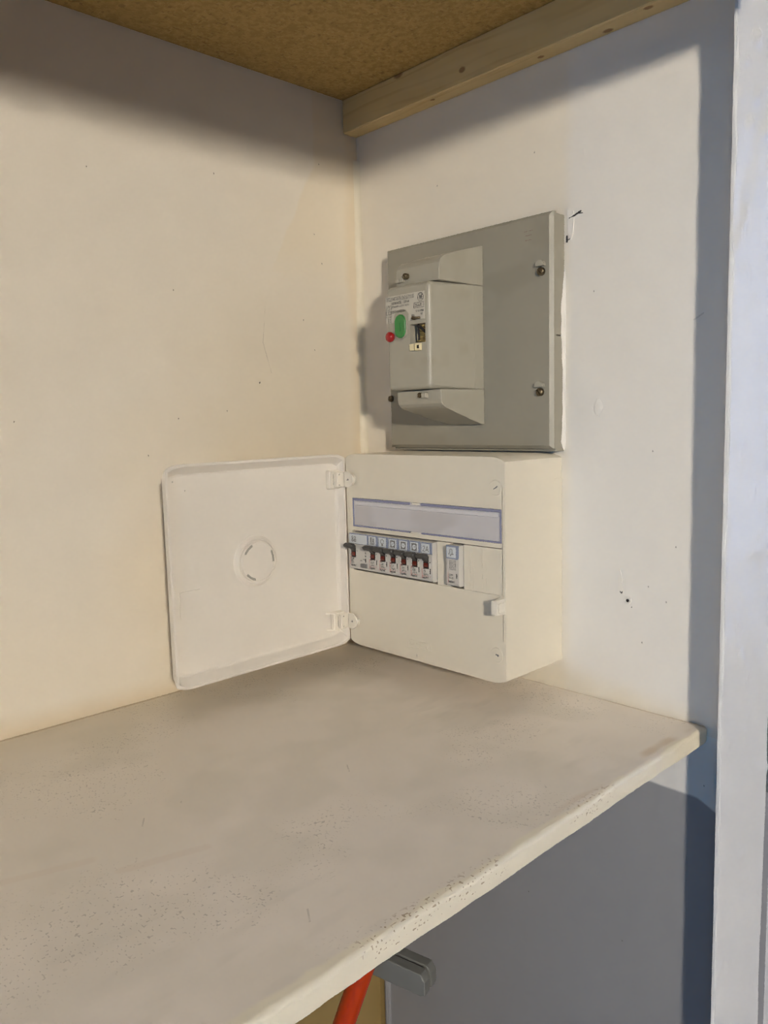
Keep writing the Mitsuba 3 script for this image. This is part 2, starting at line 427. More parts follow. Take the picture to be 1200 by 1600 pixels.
for k, (x, s_, y0, y1, z0, z1) in enumerate(((RX1, 1, wy0, wy1, wz0, wz1), (RX0, -1, vy0, vy1, vz0, vz1))):  # the second window is added for blue light on the right wall
    xa, xb, ym, w1 = x + s_ * 0.02, x + s_ * 0.08, (y0 + y1) / 2, f"window_{k + 1}"
    add(w1, join(bx(xa, xb, y0, y0 + fr, z0, z1), bx(xa, xb, y1 - fr, y1, z0, z1), bx(xa, xb, y0 + fr, y1 - fr, z0, z0 + fr), bx(xa, xb, y0 + fr, y1 - fr, z1 - fr, z1), bx(xa, xb, ym - fr / 2, ym + fr / 2, z0 + fr, z1 - fr)),
        "jamb_paint", kind="structure", label=("white two-pane window in the room's right-hand wall", "unseen French window, added for blue light, in the room's left-hand wall")[k])
    for ya, yb in ((y0 + fr, ym - fr / 2), (ym + fr / 2, y1 - fr)):
        scene[num(w1 + "__pane")] = {**ply(bx(x + s_ * 0.05, x + s_ * 0.056, ya, yb, z0 + fr, z1 - fr), "white_plastic"), "emitter": {"type": "area", "radiance": {"type": "rgb", "value": list(WINDOW_L if k == 0 else ADDED_WINDOW_2_L)}}}

# ---------------------------------------------------------------- pendant lamp of the room
lx, ly, lz = LAMP_POS
globe = trimesh.creation.icosphere(subdivisions=3, radius=LAMP_R)
globe.apply_translation(LAMP_POS)
scene["pendant_lamp__globe"] = {**ply(globe, "white_plastic", smooth=True), "emitter": {"type": "area", "radiance": {"type": "rgb", "value": list(LAMP_L)}}}
say("pendant_lamp", "white globe lamp hanging on a cord from the room's ceiling", "lamp")
cap = lathe([(0.022, 0.0), (0.024, 0.03), (0.012, 0.05), (0.005, 0.06)], 24)
cap.apply_translation([lx, ly, lz + LAMP_R - 0.004])
add("pendant_lamp__socket", cap, "toggle_dark", smooth=40)
add("pendant_lamp__cord", tube([(lx, ly, lz + LAMP_R + 0.05), (lx, ly, CEIL_Z - 0.02)], 0.003), "cable_black", smooth=40)
rose = lathe([(0.05, 0.0), (0.05, -0.012), (0.02, -0.03), (0.004, -0.032)], 32)
rose.apply_translation([lx, ly, CEIL_Z])
add("pendant_lamp__ceiling_rose", rose, "white_plastic", smooth=40)

# ---------------------------------------------------------------- shelves
add("overhead_shelf", bx(-1.098, -0.001, -0.498, -0.0005, 0.7327, 0.7517), "chipboard", label="raw brown chipboard shelf board overhead, resting on the pine batten", category="shelf")
add("batten", cbox(-0.0244, -0.0004, -0.496, -0.001, 0.6897, 0.7325, 0.0012), "pine", label="pale knotty pine batten along the right wall under the chipboard", category="batten")


def counter_mesh():
    xs = np.linspace(-1.097, -0.0016, 420)
    prof = [(-0.0004, 0.0)] + [(y, 0.0) for y in np.linspace(-0.03, -0.485, 24)]
    a = np.linspace(0, np.pi / 2, 8)
    prof += [(-0.4928 - 0.0040 * math.sin(t), -0.0040 * (1 - math.cos(t))) for t in a]
    prof += [(-0.4972, -0.009), (-0.4974, -0.0125), (-0.4968, -0.0158), (-0.4950, -0.0165), (-0.25, -0.0165), (-0.0004, -0.0165)]
    prof = np.array(prof)
    X, K = np.meshgrid(xs, np.arange(len(prof)), indexing="ij")
    Y, Z = prof[K, 0], prof[K, 1]
    q = np.stack([X, Y, Z], -1).reshape(-1, 3)
    big, fine = n3(q, 9, 2).reshape(X.shape), n3(q * [1, 2, 2], 55, 4).reshape(X.shape)
    w = np.clip((-Y - 0.47) / 0.02, 0, 1)
    chip = np.clip(n3(q, 130, 6).reshape(X.shape) - 0.12, 0, 1) * w
    Y = Y + w * (big * 0.004 + fine * 0.0025) + chip * 0.003 - w * 0.008 * np.clip((-X) - 0.02, 0, 1)
    Z = Z + np.where(Z > -0.004, fine * 0.0005 * (w + 0.3) - chip * 0.0025 + w * big * 0.002, 0)
    return loft([np.stack([X[i], Y[i], Z[i]], 1) for i in range(len(xs))])


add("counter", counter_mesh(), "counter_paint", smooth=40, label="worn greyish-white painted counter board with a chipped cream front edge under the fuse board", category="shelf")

# ---------------------------------------------------------------- marks and fittings of the right wall
zs = np.linspace(0.274, 0.470, 64)
rings = []
for z in zs:
    k = n3([[0, 0, z]], 24, 2)[0] + 0.5 * n3([[0, 3, z]], 75, 3)[0]
    end = math.sqrt(max(min((z - 0.2735) / 0.01, (0.4705 - z) / 0.03, 1.0), 0.01))
    tt = (np.interp(z, [0.274, 0.30, 0.335, 0.36, 0.395, 0.43, 0.470], [0.0072, 0.0042, 0.0052, 0.0036, 0.0062, 0.0052, 0.0012]) * (1 + 0.9 * k)) * end + 0.0004
    yo = -0.3298 - 0.0012 * end * (1 + k)
    rings.append(np.array([[0.0005, -0.3290, z], [-tt, -0.3291, z], [-tt * 0.97, -0.3298, z], [-tt * 0.35, -0.3301, z], [-0.0006, yo, z], [0.0005, yo - 0.0004, z]]))
add("wall_right__filler", loft(rings), "filler_white", smooth=35)
q = [(-0.3340, 0.5290), (-0.3400, 0.5270), (-0.3408, 0.5170), (-0.3398, 0.5050), (-0.3372, 0.4990), (-0.3350, 0.5080)]
add("wall_right__filler_001", prism_x(Polygon(q).buffer(0.0008), -0.0012, 0.0005), "filler_white")
ink = []
for (y0, z0), (y1, z1), w in (((-0.3395, 0.5213), (-0.3500, 0.5255), 0.0009), ((-0.3455, 0.5240), (-0.3520, 0.5232), 0.0005), ((-0.3360, 0.5205), (-0.3385, 0.5215), 0.0004), ((-0.3330, 0.5030), (-0.3331, 0.4965), 0.0008),
                              ((-0.3331, 0.4985), (-0.3372, 0.4992), 0.0004)):
    ink.append(prism_x(shapely.LineString([(y0, z0), (y1, z1)]).buffer(w * 0.6), -0.0016, 0.0004))
add("wall_right__ink_mark", join(*ink), "ink")
plug = lathe([(0.0046, -0.0005), (0.0042, 0.0007), (0.0028, 0.0011), (0.0019, 0.0005), (0.0017, 0.0002)], 20)
plug = facing(plug, 0.0, -0.4085, 0.1150)
add("wall_right__wall_plug", plug, "filler_white", smooth=30)
add("wall_right__screw_hole", cyl_x(0.0004, -0.0009, -0.4085, 0.1150, 0.0016, 14), "slot_black")
tear = prism_x(Polygon([(-0.3990, 0.1290), (-0.4000, 0.1230), (-0.4040, 0.1200), (-0.4030, 0.1235), (-0.4010, 0.1400), (-0.3985, 0.1480)]).buffer(0.0006), -0.0008, 0.0005)
add("wall_right__torn_paint", tear, "filler_white")
add("wall_right__screw_hole_001", prism_x(Polygon([(-0.4000, 0.1238), (-0.4013, 0.1226), (-0.4026, 0.1240), (-0.4014, 0.1216)]).buffer(0.0003), -0.0011, 0.0005), "ink")
lump = trimesh.creation.icosphere(subdivisions=3, radius=1.0)
lump.vertices *= [0.0008, 0.0058, 0.0095]
lump.vertices += n3(lump.vertices, 160, 4)[:, None] * [0.0016, 0.0030, 0.0030]
lump.apply_translation([0.0, -0.3720, 0.3195])
add("wall_right__paint_lump", lump, "wall_right_paint", smooth=True)

# a dark wavy bracket at the right edge of the post
kn = [cyl_x(-0.004, 0.004, 0, 0, 0.001)]
wave = [rhull([(0.0835, -0.529, z, 0.0045), (0.0855, -0.524, z, 0.004)]) for z in np.linspace(-0.0845, 0.0075, 7)]
add("wall_bracket", join(bx(0.0855, 0.105, -0.530, -0.520, -0.090, 0.012), *wave), "dark_metal", smooth=40, label="dark scalloped metal bracket on the white wall at the right picture edge", category="bracket")

# ---------------------------------------------------------------- the old grey panel and its main breaker
P = "meter_panel"
say(P, "old grey square metal panel on the right wall, above the white consumer unit", "electrical panel")


def plate(y0, y1, z0, z1, x_back, x_edge, x_front, inset):
    def ring(x, s):
        return np.array([[x, y0 + s, z0 + s], [x, y1 - s, z0 + s], [x, y1 - s, z1 - s], [x, y0 + s, z1 - s]])
    return loft([ring(x_back, 0), ring(x_edge, 0), ring(x_front, inset)])


add(P + "__face_plate", plate(-0.3308, -0.0776, 0.2759, 0.5267, -0.0175, -0.0216, -0.0251, 0.0038), "grey_metal")
add(P + "__base_tray", cbox(-0.0176, -0.0003, -0.3296, -0.0790, 0.3986, 0.5255, 0.0006), "grey_metal", label="upper half of the panel's grey side")
add(P + "__base_tray_001", cbox(-0.0176, -0.0003, -0.3296, -0.0790, 0.2728, 0.3976, 0.0006), "grey_metal", label="lower half of the panel's grey side")


def screw(key, x, y, z, r, h, angle=0.6):
    s = cyl_x(x, x - h, y, z, r, 20, r * 0.25)
    slot = bx(-0.0009, 0.0012, -r * 1.2, r * 1.2, -r * 0.16, r * 0.16)
    slot.apply_transform(trimesh.transformations.rotation_matrix(angle, [1, 0, 0]))
    slot.apply_translation([x - h, y, z])
    return add(key, cut(s, slot), "screw_steel", smooth=35)


for y, z in ((-0.3178, 0.4655), (-0.3160, 0.3378)):
    screw(num(P + "__screw"), -0.0251, y, z, 0.0044, 0.0045, 0.9)
    a = np.linspace(0, np.pi, 12)
    half = Polygon([(y + 0.0052 * math.cos(t), z + 0.0070 + 0.0045 * math.sin(t)) for t in a] + [(y - 0.0052, z + 0.0055), (y + 0.0052, z + 0.0055)])
    add(num(P + "__lug"), prism_x(half, -0.0300, -0.0250), "grey_bakelite", smooth=30)
screw(num(P + "__screw"), -0.0251, -0.0822, 0.3390, 0.0040, 0.0035, 0.4)

B = "main_breaker"
say(B, "grey main circuit breaker with green and red buttons, bolted on the grey panel", "circuit breaker")
XF, XC = -0.112, -0.0998
r = 0.0055
sp = [(XF + r, y, z, r) for y in (-0.2330 + r, -0.1660 - r) for z in (0.3450 + r, 0.4605 - r)] + [(-0.040, y, z, 0.0020) for y in (-0.2348, -0.1620) for z in (0.3464, 0.4595)]
body = rhull(sp)
recess = bx(XF - 0.002, XF + 0.014, -0.2268, -0.2035, 0.3955, 0.4160)
add(B + "__housing", cut(body, recess), "grey_bakelite", smooth=28)
add(B + "__base", cbox(-0.0420, -0.0252, -0.2368, -0.1600, 0.3446, 0.4611, 0.0004), "grey_bakelite", smooth=28)


def terminal_cover(profile, rc, ytop, ybot, up):
    """profile: (x, z) of the right side; the left end rounded with radius rc."""
    pts = []
    zr = [z for _, z in profile]
    zj = zr[0]
    for x, z in profile:
        pts.append((x, -0.2362, z, 0.0012))
        d = abs(z - zj)
        far = -0.1722 if up else -0.1700
        full = max(abs(v - zj) for v in zr)
        inset = rc - math.sqrt(max(rc * rc - max(d - (full - rc), 0) ** 2, 0))
        pts.append((x, far - inset, z, 0.0012))
    m = rhull(pts)
    return m


up = [(-0.0264, 0.4625), (-0.0986, 0.4625), (-0.0986, 0.4740), (-0.0978, 0.4800), (-0.0955, 0.4840), (-0.0910, 0.4872), (-0.060, 0.4965), (-0.0264, 0.5050)]
dn = [(-0.0264, 0.3432), (-0.0986, 0.3432), (-0.0986, 0.3330), (-0.0975, 0.3295), (-0.0945, 0.3265), (-0.0910, 0.3246), (-0.050, 0.3112), (-0.0300, 0.3052), (-0.0264, 0.3056)]
add(B + "__terminal_cover", terminal_cover(up, 0.022, 0, 0, True), "grey_bakelite", smooth=28, label="upper terminal cover")
add(B + "__terminal_cover_001", terminal_cover(dn, 0.024, 0, 0, False), "grey_bakelite", smooth=28, label="lower terminal cover")
screw(num(B + "__screw"), XC, -0.1890, 0.4712, 0.0033, 0.0050, 1.0)
screw(num(B + "__screw"), XC, -0.2075, 0.3385, 0.0030, 0.0045, 0.2)
add(B + "__lug", join(cbox(XC - 0.0045, XC + 0.001, -0.1795, -0.1745, 0.4650, 0.4690, 0.0006), cbox(XC - 0.004, XC + 0.001, -0.1855, -0.1800, 0.4655, 0.4715, 0.0006)), "grey_bakelite")
add(B + "__lug_001", join(cbox(XC - 0.0045, XC + 0.001, -0.2180, -0.2105, 0.3352, 0.3410, 0.0008), cyl_x(XC, XC - 0.0052, -0.2163, 0.3385, 0.0010, 10)), "grey_bakelite")

# rating plate with its print, cut out around the green button
pl = Polygon([(-0.1652, 0.4500), (-0.2270, 0.4500), (-0.2270, 0.4205), (-0.2020, 0.4205), (-0.2020, 0.4285), (-0.1985, 0.4325), (-0.1895, 0.4345), (-0.1815, 0.4325), (-0.1790, 0.4270), (-0.1790, 0.4205), (-0.1664, 0.4205)])
XL = XF - 0.0003
add(B + "__rating_plate", prism_x(pl, XL, XF + 0.001), "rating_plate", label="pale printed rating plate")
tx = [text("DISJONCTEUR 262.6213.B", 0.0040, XL, -0.1672, 0.4446, False, 0.60), text("DIFFERENTIEL - 500 mA", 0.0027, XL, -0.1755, 0.4404, True, 0.62),
      text("BIPOLAIRE  2 x 15 A  500 V~", 0.0022, XL, -0.1755, 0.4368, False, 0.66), text("U 250 V  15 A 30 45 A", 0.0024, XL, -0.1757, 0.4312, True, 0.62), text("15.45 B", 0.0032, XL, -0.2120, 0.4341, True, 0.60),
      text("S 60.15000", 0.0020, XL, -0.2132, 0.4285, True, 0.75), text("30 A", 0.0020, XL, -0.2065, 0.4247, True, 0.75), text("45", 0.0022, XL, -0.2205, 0.4250, True, 0.8)]


def line(pts, w, x=XL, d=0.00015):
    return prism_x(shapely.LineString(pts).buffer(w, cap_style=2), x - d, x + 0.0001)


tx += [line([(-0.2105, 0.4330), (-0.2255, 0.4330), (-0.2255, 0.4385), (-0.2105, 0.4385), (-0.2105, 0.4330)], 0.00022), line([(-0.1750, 0.4398), (-0.1750, 0.4275)], 0.0002),
       line([(-0.1667, 0.4275), (-0.1750, 0.4275)], 0.0002), line([(-0.1667, 0.4398), (-0.1750, 0.4398)], 0.0002), line([(-0.1667, 0.4398), (-0.1667, 0.4275)], 0.0002)]
for cy, cz, rr in ((-0.1705, 0.4370, 0.0023), (-0.1688, 0.4318, 0.0022), (-0.1724, 0.4318, 0.0022)):
    tx.append(prism_x(shapely.Point(cy, cz).buffer(rr).difference(shapely.Point(cy, cz).buffer(rr - 0.0005)), XL - 0.00015, XL + 0.0001))
for s in (-1, 1):   # the small switch diagram at the lower left
    tx.append(line([(-0.1722 + s * 0.0026, 0.4262), (-0.1722 + s * 0.0012, 0.4243), (-0.1722 + s * 0.0020, 0.4228), (-0.1722 + s * 0.0012, 0.4222), (-0.1722 + s * 0.0022, 0.4207)], 0.0003))
tx.append(prism_x(shapely.Point(-0.2207, 0.4440).buffer(0.0046).difference(shapely.Point(-0.2207, 0.4440).buffer(0.0040)), XL - 0.00015, XL + 0.0001))
tx += [text("NF", 0.0046, XL, -0.2185, 0.4417, True, 0.7)]
add(B + "__print", join(*tx), "ink", label="black lettering of the rating plate")

pill = shapely.LineString([(-0.1898, 0.4110), (-0.1898, 0.4200)])
add(B + "__button_surround", prism_x(pill.buffer(0.0100).difference(pill.buffer(0.0086)), XF - 0.0013, XF + 0.001), "grey_bakelite", smooth=30)


def ring_of(geom, x, n=48):
    g = np.array(geom.exterior.coords)[:-1]
    return np.stack([np.full(len(g), x), g[:, 0], g[:, 1]], 1)


add(B + "__green_button", loft([ring_of(pill.buffer(0.0085), XF + 0.002), ring_of(pill.buffer(0.0084), XF - 0.0018), ring_of(pill.buffer(0.0076), XF - 0.0026), ring_of(pill.buffer(0.0045), XF - 0.0018)]), "button_green", smooth=35,
    label="green oblong push button")
add(B + "__green_button__groove", line([(-0.1898, 0.4100), (-0.1898, 0.4195)], 0.0005, XF - 0.0020, 0.0008), "button_green")
red = lathe([(0.0044, 0.0), (0.0046, 0.002), (0.0054, 0.0028), (0.0058, 0.0045), (0.0054, 0.0065), (0.0040, 0.0078), (0.0015, 0.0084)], 24)
add(B + "__red_button", facing(red, XF + 0.0015, -0.1745, 0.4050), "button_red", smooth=40, label="red round push button at the left edge")
# the open window with the brass mechanism inside, and the ivory tab under it
add(B + "__mechanism", join(bx(XF + 0.0130, XF + 0.0139, -0.2266, -0.2037, 0.3957, 0.4158), hull([(XF + 0.011, -0.2070, 0.398), (XF + 0.006, -0.2068, 0.398), (XF + 0.011, -0.2262, 0.3962), (XF + 0.006, -0.2262, 0.3962), (XF + 0.011, -0.2262, 0.4100), (XF + 0.0075, -0.2262, 0.4100), (XF + 0.011, -0.2160, 0.4040)]),
                            cbox(XF + 0.004, XF + 0.012, -0.2265, -0.2180, 0.4125, 0.4150, 0.0004)), "brass", label="brass switch mechanism in the open window")
add(B + "__lever", join(tube([(XF + 0.004, -0.2120, 0.4150), (XF + 0.003, -0.2140, 0.4090), (XF + 0.0035, -0.2140, 0.3985)], 0.0011, 8), tube([(XF + 0.003, -0.2128, 0.4150), (XF + 0.004, -0.2262, 0.4045)], 0.0015, 8)), "slot_black")
add(B + "__tab", join(cbox(XF - 0.0030, XF + 0.001, -0.2115, -0.2045, 0.3872, 0.3945, 0.0006), cbox(XF - 0.0030, XF + 0.001, -0.2210, -0.2122, 0.3868, 0.3950, 0.0008)), "old_ivory", label="yellowed tab with a slot")
add(B + "__tab__slot", bx(XF - 0.0032, XF - 0.0028, -0.2196, -0.2165, 0.3890, 0.3925), "slot_black")
screw(num(B + "__screw"), XL, -0.2115, 0.4222, 0.0020, 0.0042, 0.5)
add(B + "__peg", cbox(XL - 0.0035, XL, -0.2205, -0.2140, 0.4208, 0.4232, 0.0006), "screw_steel")
# the punch marks at the panel's upper right corner
pm = [line([(-0.2990 - 0.007 * k, 0.5105), (-0.2990 - 0.007 * k + 0.0045, 0.5105)], 0.0003, -0.0251) for k in range(2)] + [line([(-0.2965, 0.5060), (-0.3050, 0.5060)], 0.0003, -0.0251), line([(-0.2965, 0.5010), (-0.3050, 0.5010)], 0.0003, -0.0251)]
mat("stamp_red", (0.21, 0.15, 0.125), 0.6, 0.2)
add(P + "__stamp", join(*pm), "stamp_red", label="faint red stamp mark")

# ---------------------------------------------------------------- the white consumer unit
U = "consumer_unit"
say(U, "white plastic consumer unit with its door swung open, between the grey panel and the counter", "fuse box")
CY, CZ, HW, HH = -0.2017, 0.1499, 0.125, 0.1214


def outline(hw, hh, a=0.020, b=0.0052, n=8, top=60):
    t = np.linspace(0, math.radians(55), n)
    cu, cv = np.sin(t) / math.sin(t[-1]), (1 - np.cos(t)) / (1 - math.cos(t[-1]))
    c = np.stack([hw - a + a * cu, hh - b * cv], 1)                   # along the top to the right-hand side
    q1 = c                                                              # upper right, left to right
    q2 = c[::-1] * [1, -1]
    q3 = c * [-1, -1]
    q4 = c[::-1] * [-1, 1]
    return np.vstack([q1, q2, q3, q4])[::-1]                             # counter-clockwise


def at_x(o, x):
    return np.stack([np.full(len(o), x), CY + o[:, 0], CZ + o[:, 1]], 1)


hood = loft([at_x(outline(HW, HH), x) for x in (-0.0165, -0.1026)] + [at_x(outline(HW - 0.0003, HH - 0.0003), -0.1033), at_x(outline(HW - 0.0010, HH - 0.0010), -0.1036)])
hood = union(hood, bx(-0.02, -0.0004, -0.3267, -0.3240, 0.0345, 0.2425))
CUT = (-0.3222, -0.0870, 0.1252, 0.1758)
hood = cut(hood, bx(-0.108, -0.085, *CUT), bx(-0.106, -0.1022, -0.3236, -0.3226, 0.0760, 0.2400), bx(-0.106, -0.1020, -0.3222, -0.0893, 0.1808, 0.2168))
add(U + "__hood", hood, "cover_plastic", smooth=25, label="white cover of the box")
add(U + "__back_box", loft([at_x(outline(HW - 0.0007, HH - 0.0007), -0.0004), at_x(outline(HW - 0.0007, HH - 0.0007), -0.0164)]), "cover_plastic", smooth=25)
# blank label strip with lilac edges above the breakers
ly0, ly1, lz0, lz1 = -0.3220, -0.0895, 0.1810, 0.2166
s1 = cbox(-0.1032, -0.1022, ly0, ly1, lz0, lz1, 0.0002)
add(U + "__label_strip", s1, "lilac_plastic", label="translucent lilac label strip")
w = 0.0009
edge = join(cbox(-0.1050, -0.1028, ly0, ly1, lz1 - 0.0030, lz1, 0.0004), cbox(-0.1050, -0.1028, ly0, ly1, lz0, lz0 + 0.0018, 0.0004), cbox(-0.1046, -0.1028, ly0, ly0 + 0.0016, lz0, lz1, 0.0003), cbox(-0.1046, -0.1028, ly1 - w, ly1, lz0, lz1, 0.0003))
edge = cut(edge, bx(-0.11, -0.1030, -0.2075, -0.1890, 0.2100, 0.2180), bx(-0.11, -0.1030, -0.2075, -0.1890, 0.1800, 0.1830))
add(U + "__label_strip__edge", edge, "lilac_edge", label="blue-violet edge of the label strip")
add(U + "__label_strip__ridge", cbox(-0.1044, -0.1030, ly0 + 0.004, ly1 - 0.004, lz1 - 0.0088, lz1 - 0.0042, 0.0006), "lilac_ridge")
add(U + "__label_strip__snap", cbox(-0.1048, -0.1028, -0.2040, -0.1925, 0.2140, 0.2166, 0.0004), "white_plastic")
add(U + "__label_strip__snap_001", cbox(-0.1048, -0.1028, -0.2070, -0.1900, 0.1806, 0.1822, 0.0004), "white_plastic")
add(U + "__label_strip__gap", cbox(-0.1047, -0.1026, -0.1902, -0.1893, 0.1810, 0.1826, 0.0001), "slot_black")

# modules
FX = -0.1116
PITCH = 0.0177
YL = -0.0886


def module_body(y, w):
    """Nose of a modular device; y is its left edge as one faces it, w its width."""
    prof = Polygon([(-0.086, 0.1285), (-0.1080, 0.1285), (-0.1104, 0.1292), (FX, 0.1310), (FX, 0.1600), (-0.1108, 0.1604), (-0.1108, 0.1728), (-0.1095, 0.1738), (-0.086, 0.1738)])
    m = trimesh.creation.extrude_polygon(prof, w - 0.0003, engine="earcut")
    v = m.vertices
    m.vertices = np.stack([v[:, 0], y - w + 0.00015 + v[:, 2], v[:, 1]], 1)
    if m.volume < 0:
        m.invert()
    return m


def toggle_mesh(y, w=0.0132):
    a = rhull([(FX - 0.0080, y - w / 2 + 0.0031, 0.1590, 0.0031), (FX - 0.0080, y + w / 2 - 0.0031, 0.1590, 0.0031), (FX - 0.0050, y - w / 2 + 0.0036, 0.1584, 0.0030), (FX - 0.0050, y + w / 2 - 0.0036, 0.1584, 0.0030)])
    b = hull([(FX + 0.001, y + s * 0.0032, z) for s in (-1, 1) for z in (0.1500, 0.1570)] + [(FX - 0.0055, y + s * 0.0030, z) for s in (-1, 1) for z in (0.1568, 0.1600)])
    return union(a, b)


def picto(kind, y, z):
    """Small drawing on the label of a module, centred at (y, z)."""
    x = -0.11215
    P_ = shapely.Point
    if kind == "grid":
        g = sbox(y - 0.0036, z - 0.0042, y + 0.0036, z + 0.0042)
        for k in range(5):
            g = g.difference(sbox(y - 0.0030 + k * 0.00135, z - 0.0036, y - 0.0024 + k * 0.00135, z + 0.0036))
    elif kind == "bulb":
        g = P_(y, z + 0.0008).buffer(0.0030).difference(P_(y, z + 0.0008).buffer(0.0024)).union(sbox(y - 0.0012, z - 0.0042, y + 0.0012, z - 0.0020))
    elif kind == "socket":
        g = sbox(y - 0.0040, z - 0.0042, y + 0.0040, z + 0.0042).difference(P_(y, z).buffer(0.0029))
        g = g.union(P_(y - 0.0010, z).buffer(0.0004)).union(P_(y + 0.0010, z).buffer(0.0004))
    elif kind == "bell":
        g = Polygon([(y - 0.0034, z - 0.0020), (y - 0.0016, z - 0.0010), (y - 0.0016, z + 0.0026), (y, z + 0.0040), (y + 0.0018, z + 0.0026), (y + 0.0018, z - 0.0010), (y + 0.0034, z - 0.0020)]).buffer(0.0004)
        g = g.difference(g.buffer(-0.0006)).union(P_(y + 0.0006, z - 0.0034).buffer(0.0008))
    elif kind == "pair":
        g = shapely.union_all([P_(y + s * 0.0024, z + t).buffer(0.0017 if t > 0 else 0.0021).difference(P_(y + s * 0.0024, z + t).buffer(0.0009)) for s in (-1, 1) for t in (0.0020, -0.0018)])
    return join(*[prism_x(h, x - 0.00015, x + 0.0002) for h in getattr(g, "geoms", [g])])


def label_parts(key, y, w, ytext=None):
    """Blue holder and pale insert; y the left edge, w the device's width."""
    add(key + "__label_holder", cbox(-0.1119, -0.1100, y - w + 0.0008, y - 0.0006, 0.1606, 0.1735, 0.0003), "module_blue", label="blue translucent label holder")
    add(key + "__label_holder__label", cbox(-0.11215, -0.1115, y - w + 0.0034, y - 0.0016, 0.1612, 0.1722, 0.0002), "module_label")


G = "modular circuit breakers in the consumer unit"
SQ = 0.72
shared = {}


def printing(y0, lines, rating):
    """Lettering under the toggle: red rule, ratings and the maker's name."""
    t = [text(s, h, FX, y0 - dx, z, b, SQ) for s, h, dx, z, b in lines]
    return join(*t)


# the two-module residual current device at the left
K = "residual_current_switch"
y = YL
say(K, "wide two-module grey breaker with the leftmost dark toggle in the consumer unit", "circuit breaker")
add(K + "__body", module_body(y, 2 * PITCH), "module_grey")
add(K + "__label_holder", cbox(-0.1119, -0.1100, y - 2 * PITCH + 0.0008, y - 0.0006, 0.1606, 0.1735, 0.0003), "module_blue", label="blue translucent label holder")
add(K + "__label_holder__label", cbox(-0.11215, -0.1115, y - 2 * PITCH + 0.0018, y - 0.0012, 0.1610, 0.1724, 0.0002), "module_label")
add(K + "__label_holder__pictogram", picto("pair", y - 0.0098, 0.1668), "ink_grey")
add(K + "__toggle_slot", bx(FX - 0.0001, FX + 0.001, y - 0.0124, y - 0.0040, 0.1435, 0.1580), "slot_black")
add(K + "__toggle", toggle_mesh(y - 0.0082, 0.0165), "toggle_dark", smooth=30, label="dark grey toggle")
add(K + "__indicator", hull([(FX - 0.0022, y - 0.0082 + s * 0.0026, 0.1475) for s in (-1, 1)] + [(FX + 0.0005, y - 0.0082 + s * 0.0028, z) for s in (-1, 1) for z in (0.1445, 0.1510)]), "indicator_red", label="red flag under the toggle")
prt = [text("40 A", 0.0022, FX, y - 0.0030, 0.1385, True, SQ), text("ID 63A", 0.0018, FX, y - 0.0030, 0.1412, True, SQ), text("30mA~", 0.0018, FX, y - 0.0030, 0.1360, False, SQ), text("legrand", 0.0026, FX, y - 0.0030, 0.1326, True, SQ),
       text("230V~", 0.0014, FX, y - 0.0255, 0.1415, False, SQ), text("TEST", 0.0013, FX, y - 0.0205, 0.1397, False, SQ), line([(y - 0.0240, 0.1576), (y - 0.0330, 0.1576)], 0.0003, FX)]
for z in (0.1505, 0.1470):
    prt.append(prism_x(shapely.Point(y - 0.0302, z).buffer(0.0011).difference(shapely.Point(y - 0.0302, z).buffer(0.0006)), FX - 0.00015, FX + 0.0001))
prt.append(prism_x(shapely.Point(y - 0.0150, 0.1520).buffer(0.0007), FX - 0.00015, FX + 0.0001))
prt.append(line([(y - 0.0302, 0.1390), (y - 0.0302, 0.1435)], 0.0008, FX))
add(K + "__print", join(*prt), "ink", label="black lettering")
add(K + "__print_001", join(line([(y - 0.0020, 0.1322), (y - 0.0020, 0.1440)], 0.0002, FX), line([(y - 0.0018, 0.1440), (y - 0.0060, 0.1440)], 0.0002, FX)), "ink_red", label="red rule")
add(K + "__test_button", cbox(FX - 0.0014, FX + 0.0005, y - 0.0325, y - 0.0215, 0.1318, 0.1370, 0.0005), "ink_grey", label="small grey test button")
add(K + "__test_button__rib", join(*[bx(FX - 0.0018, FX - 0.0012, y - 0.0320, y - 0.0220, 0.1326 + k * 0.0012, 0.1331 + k * 0.0012) for k in range(4)]), "ink_grey")

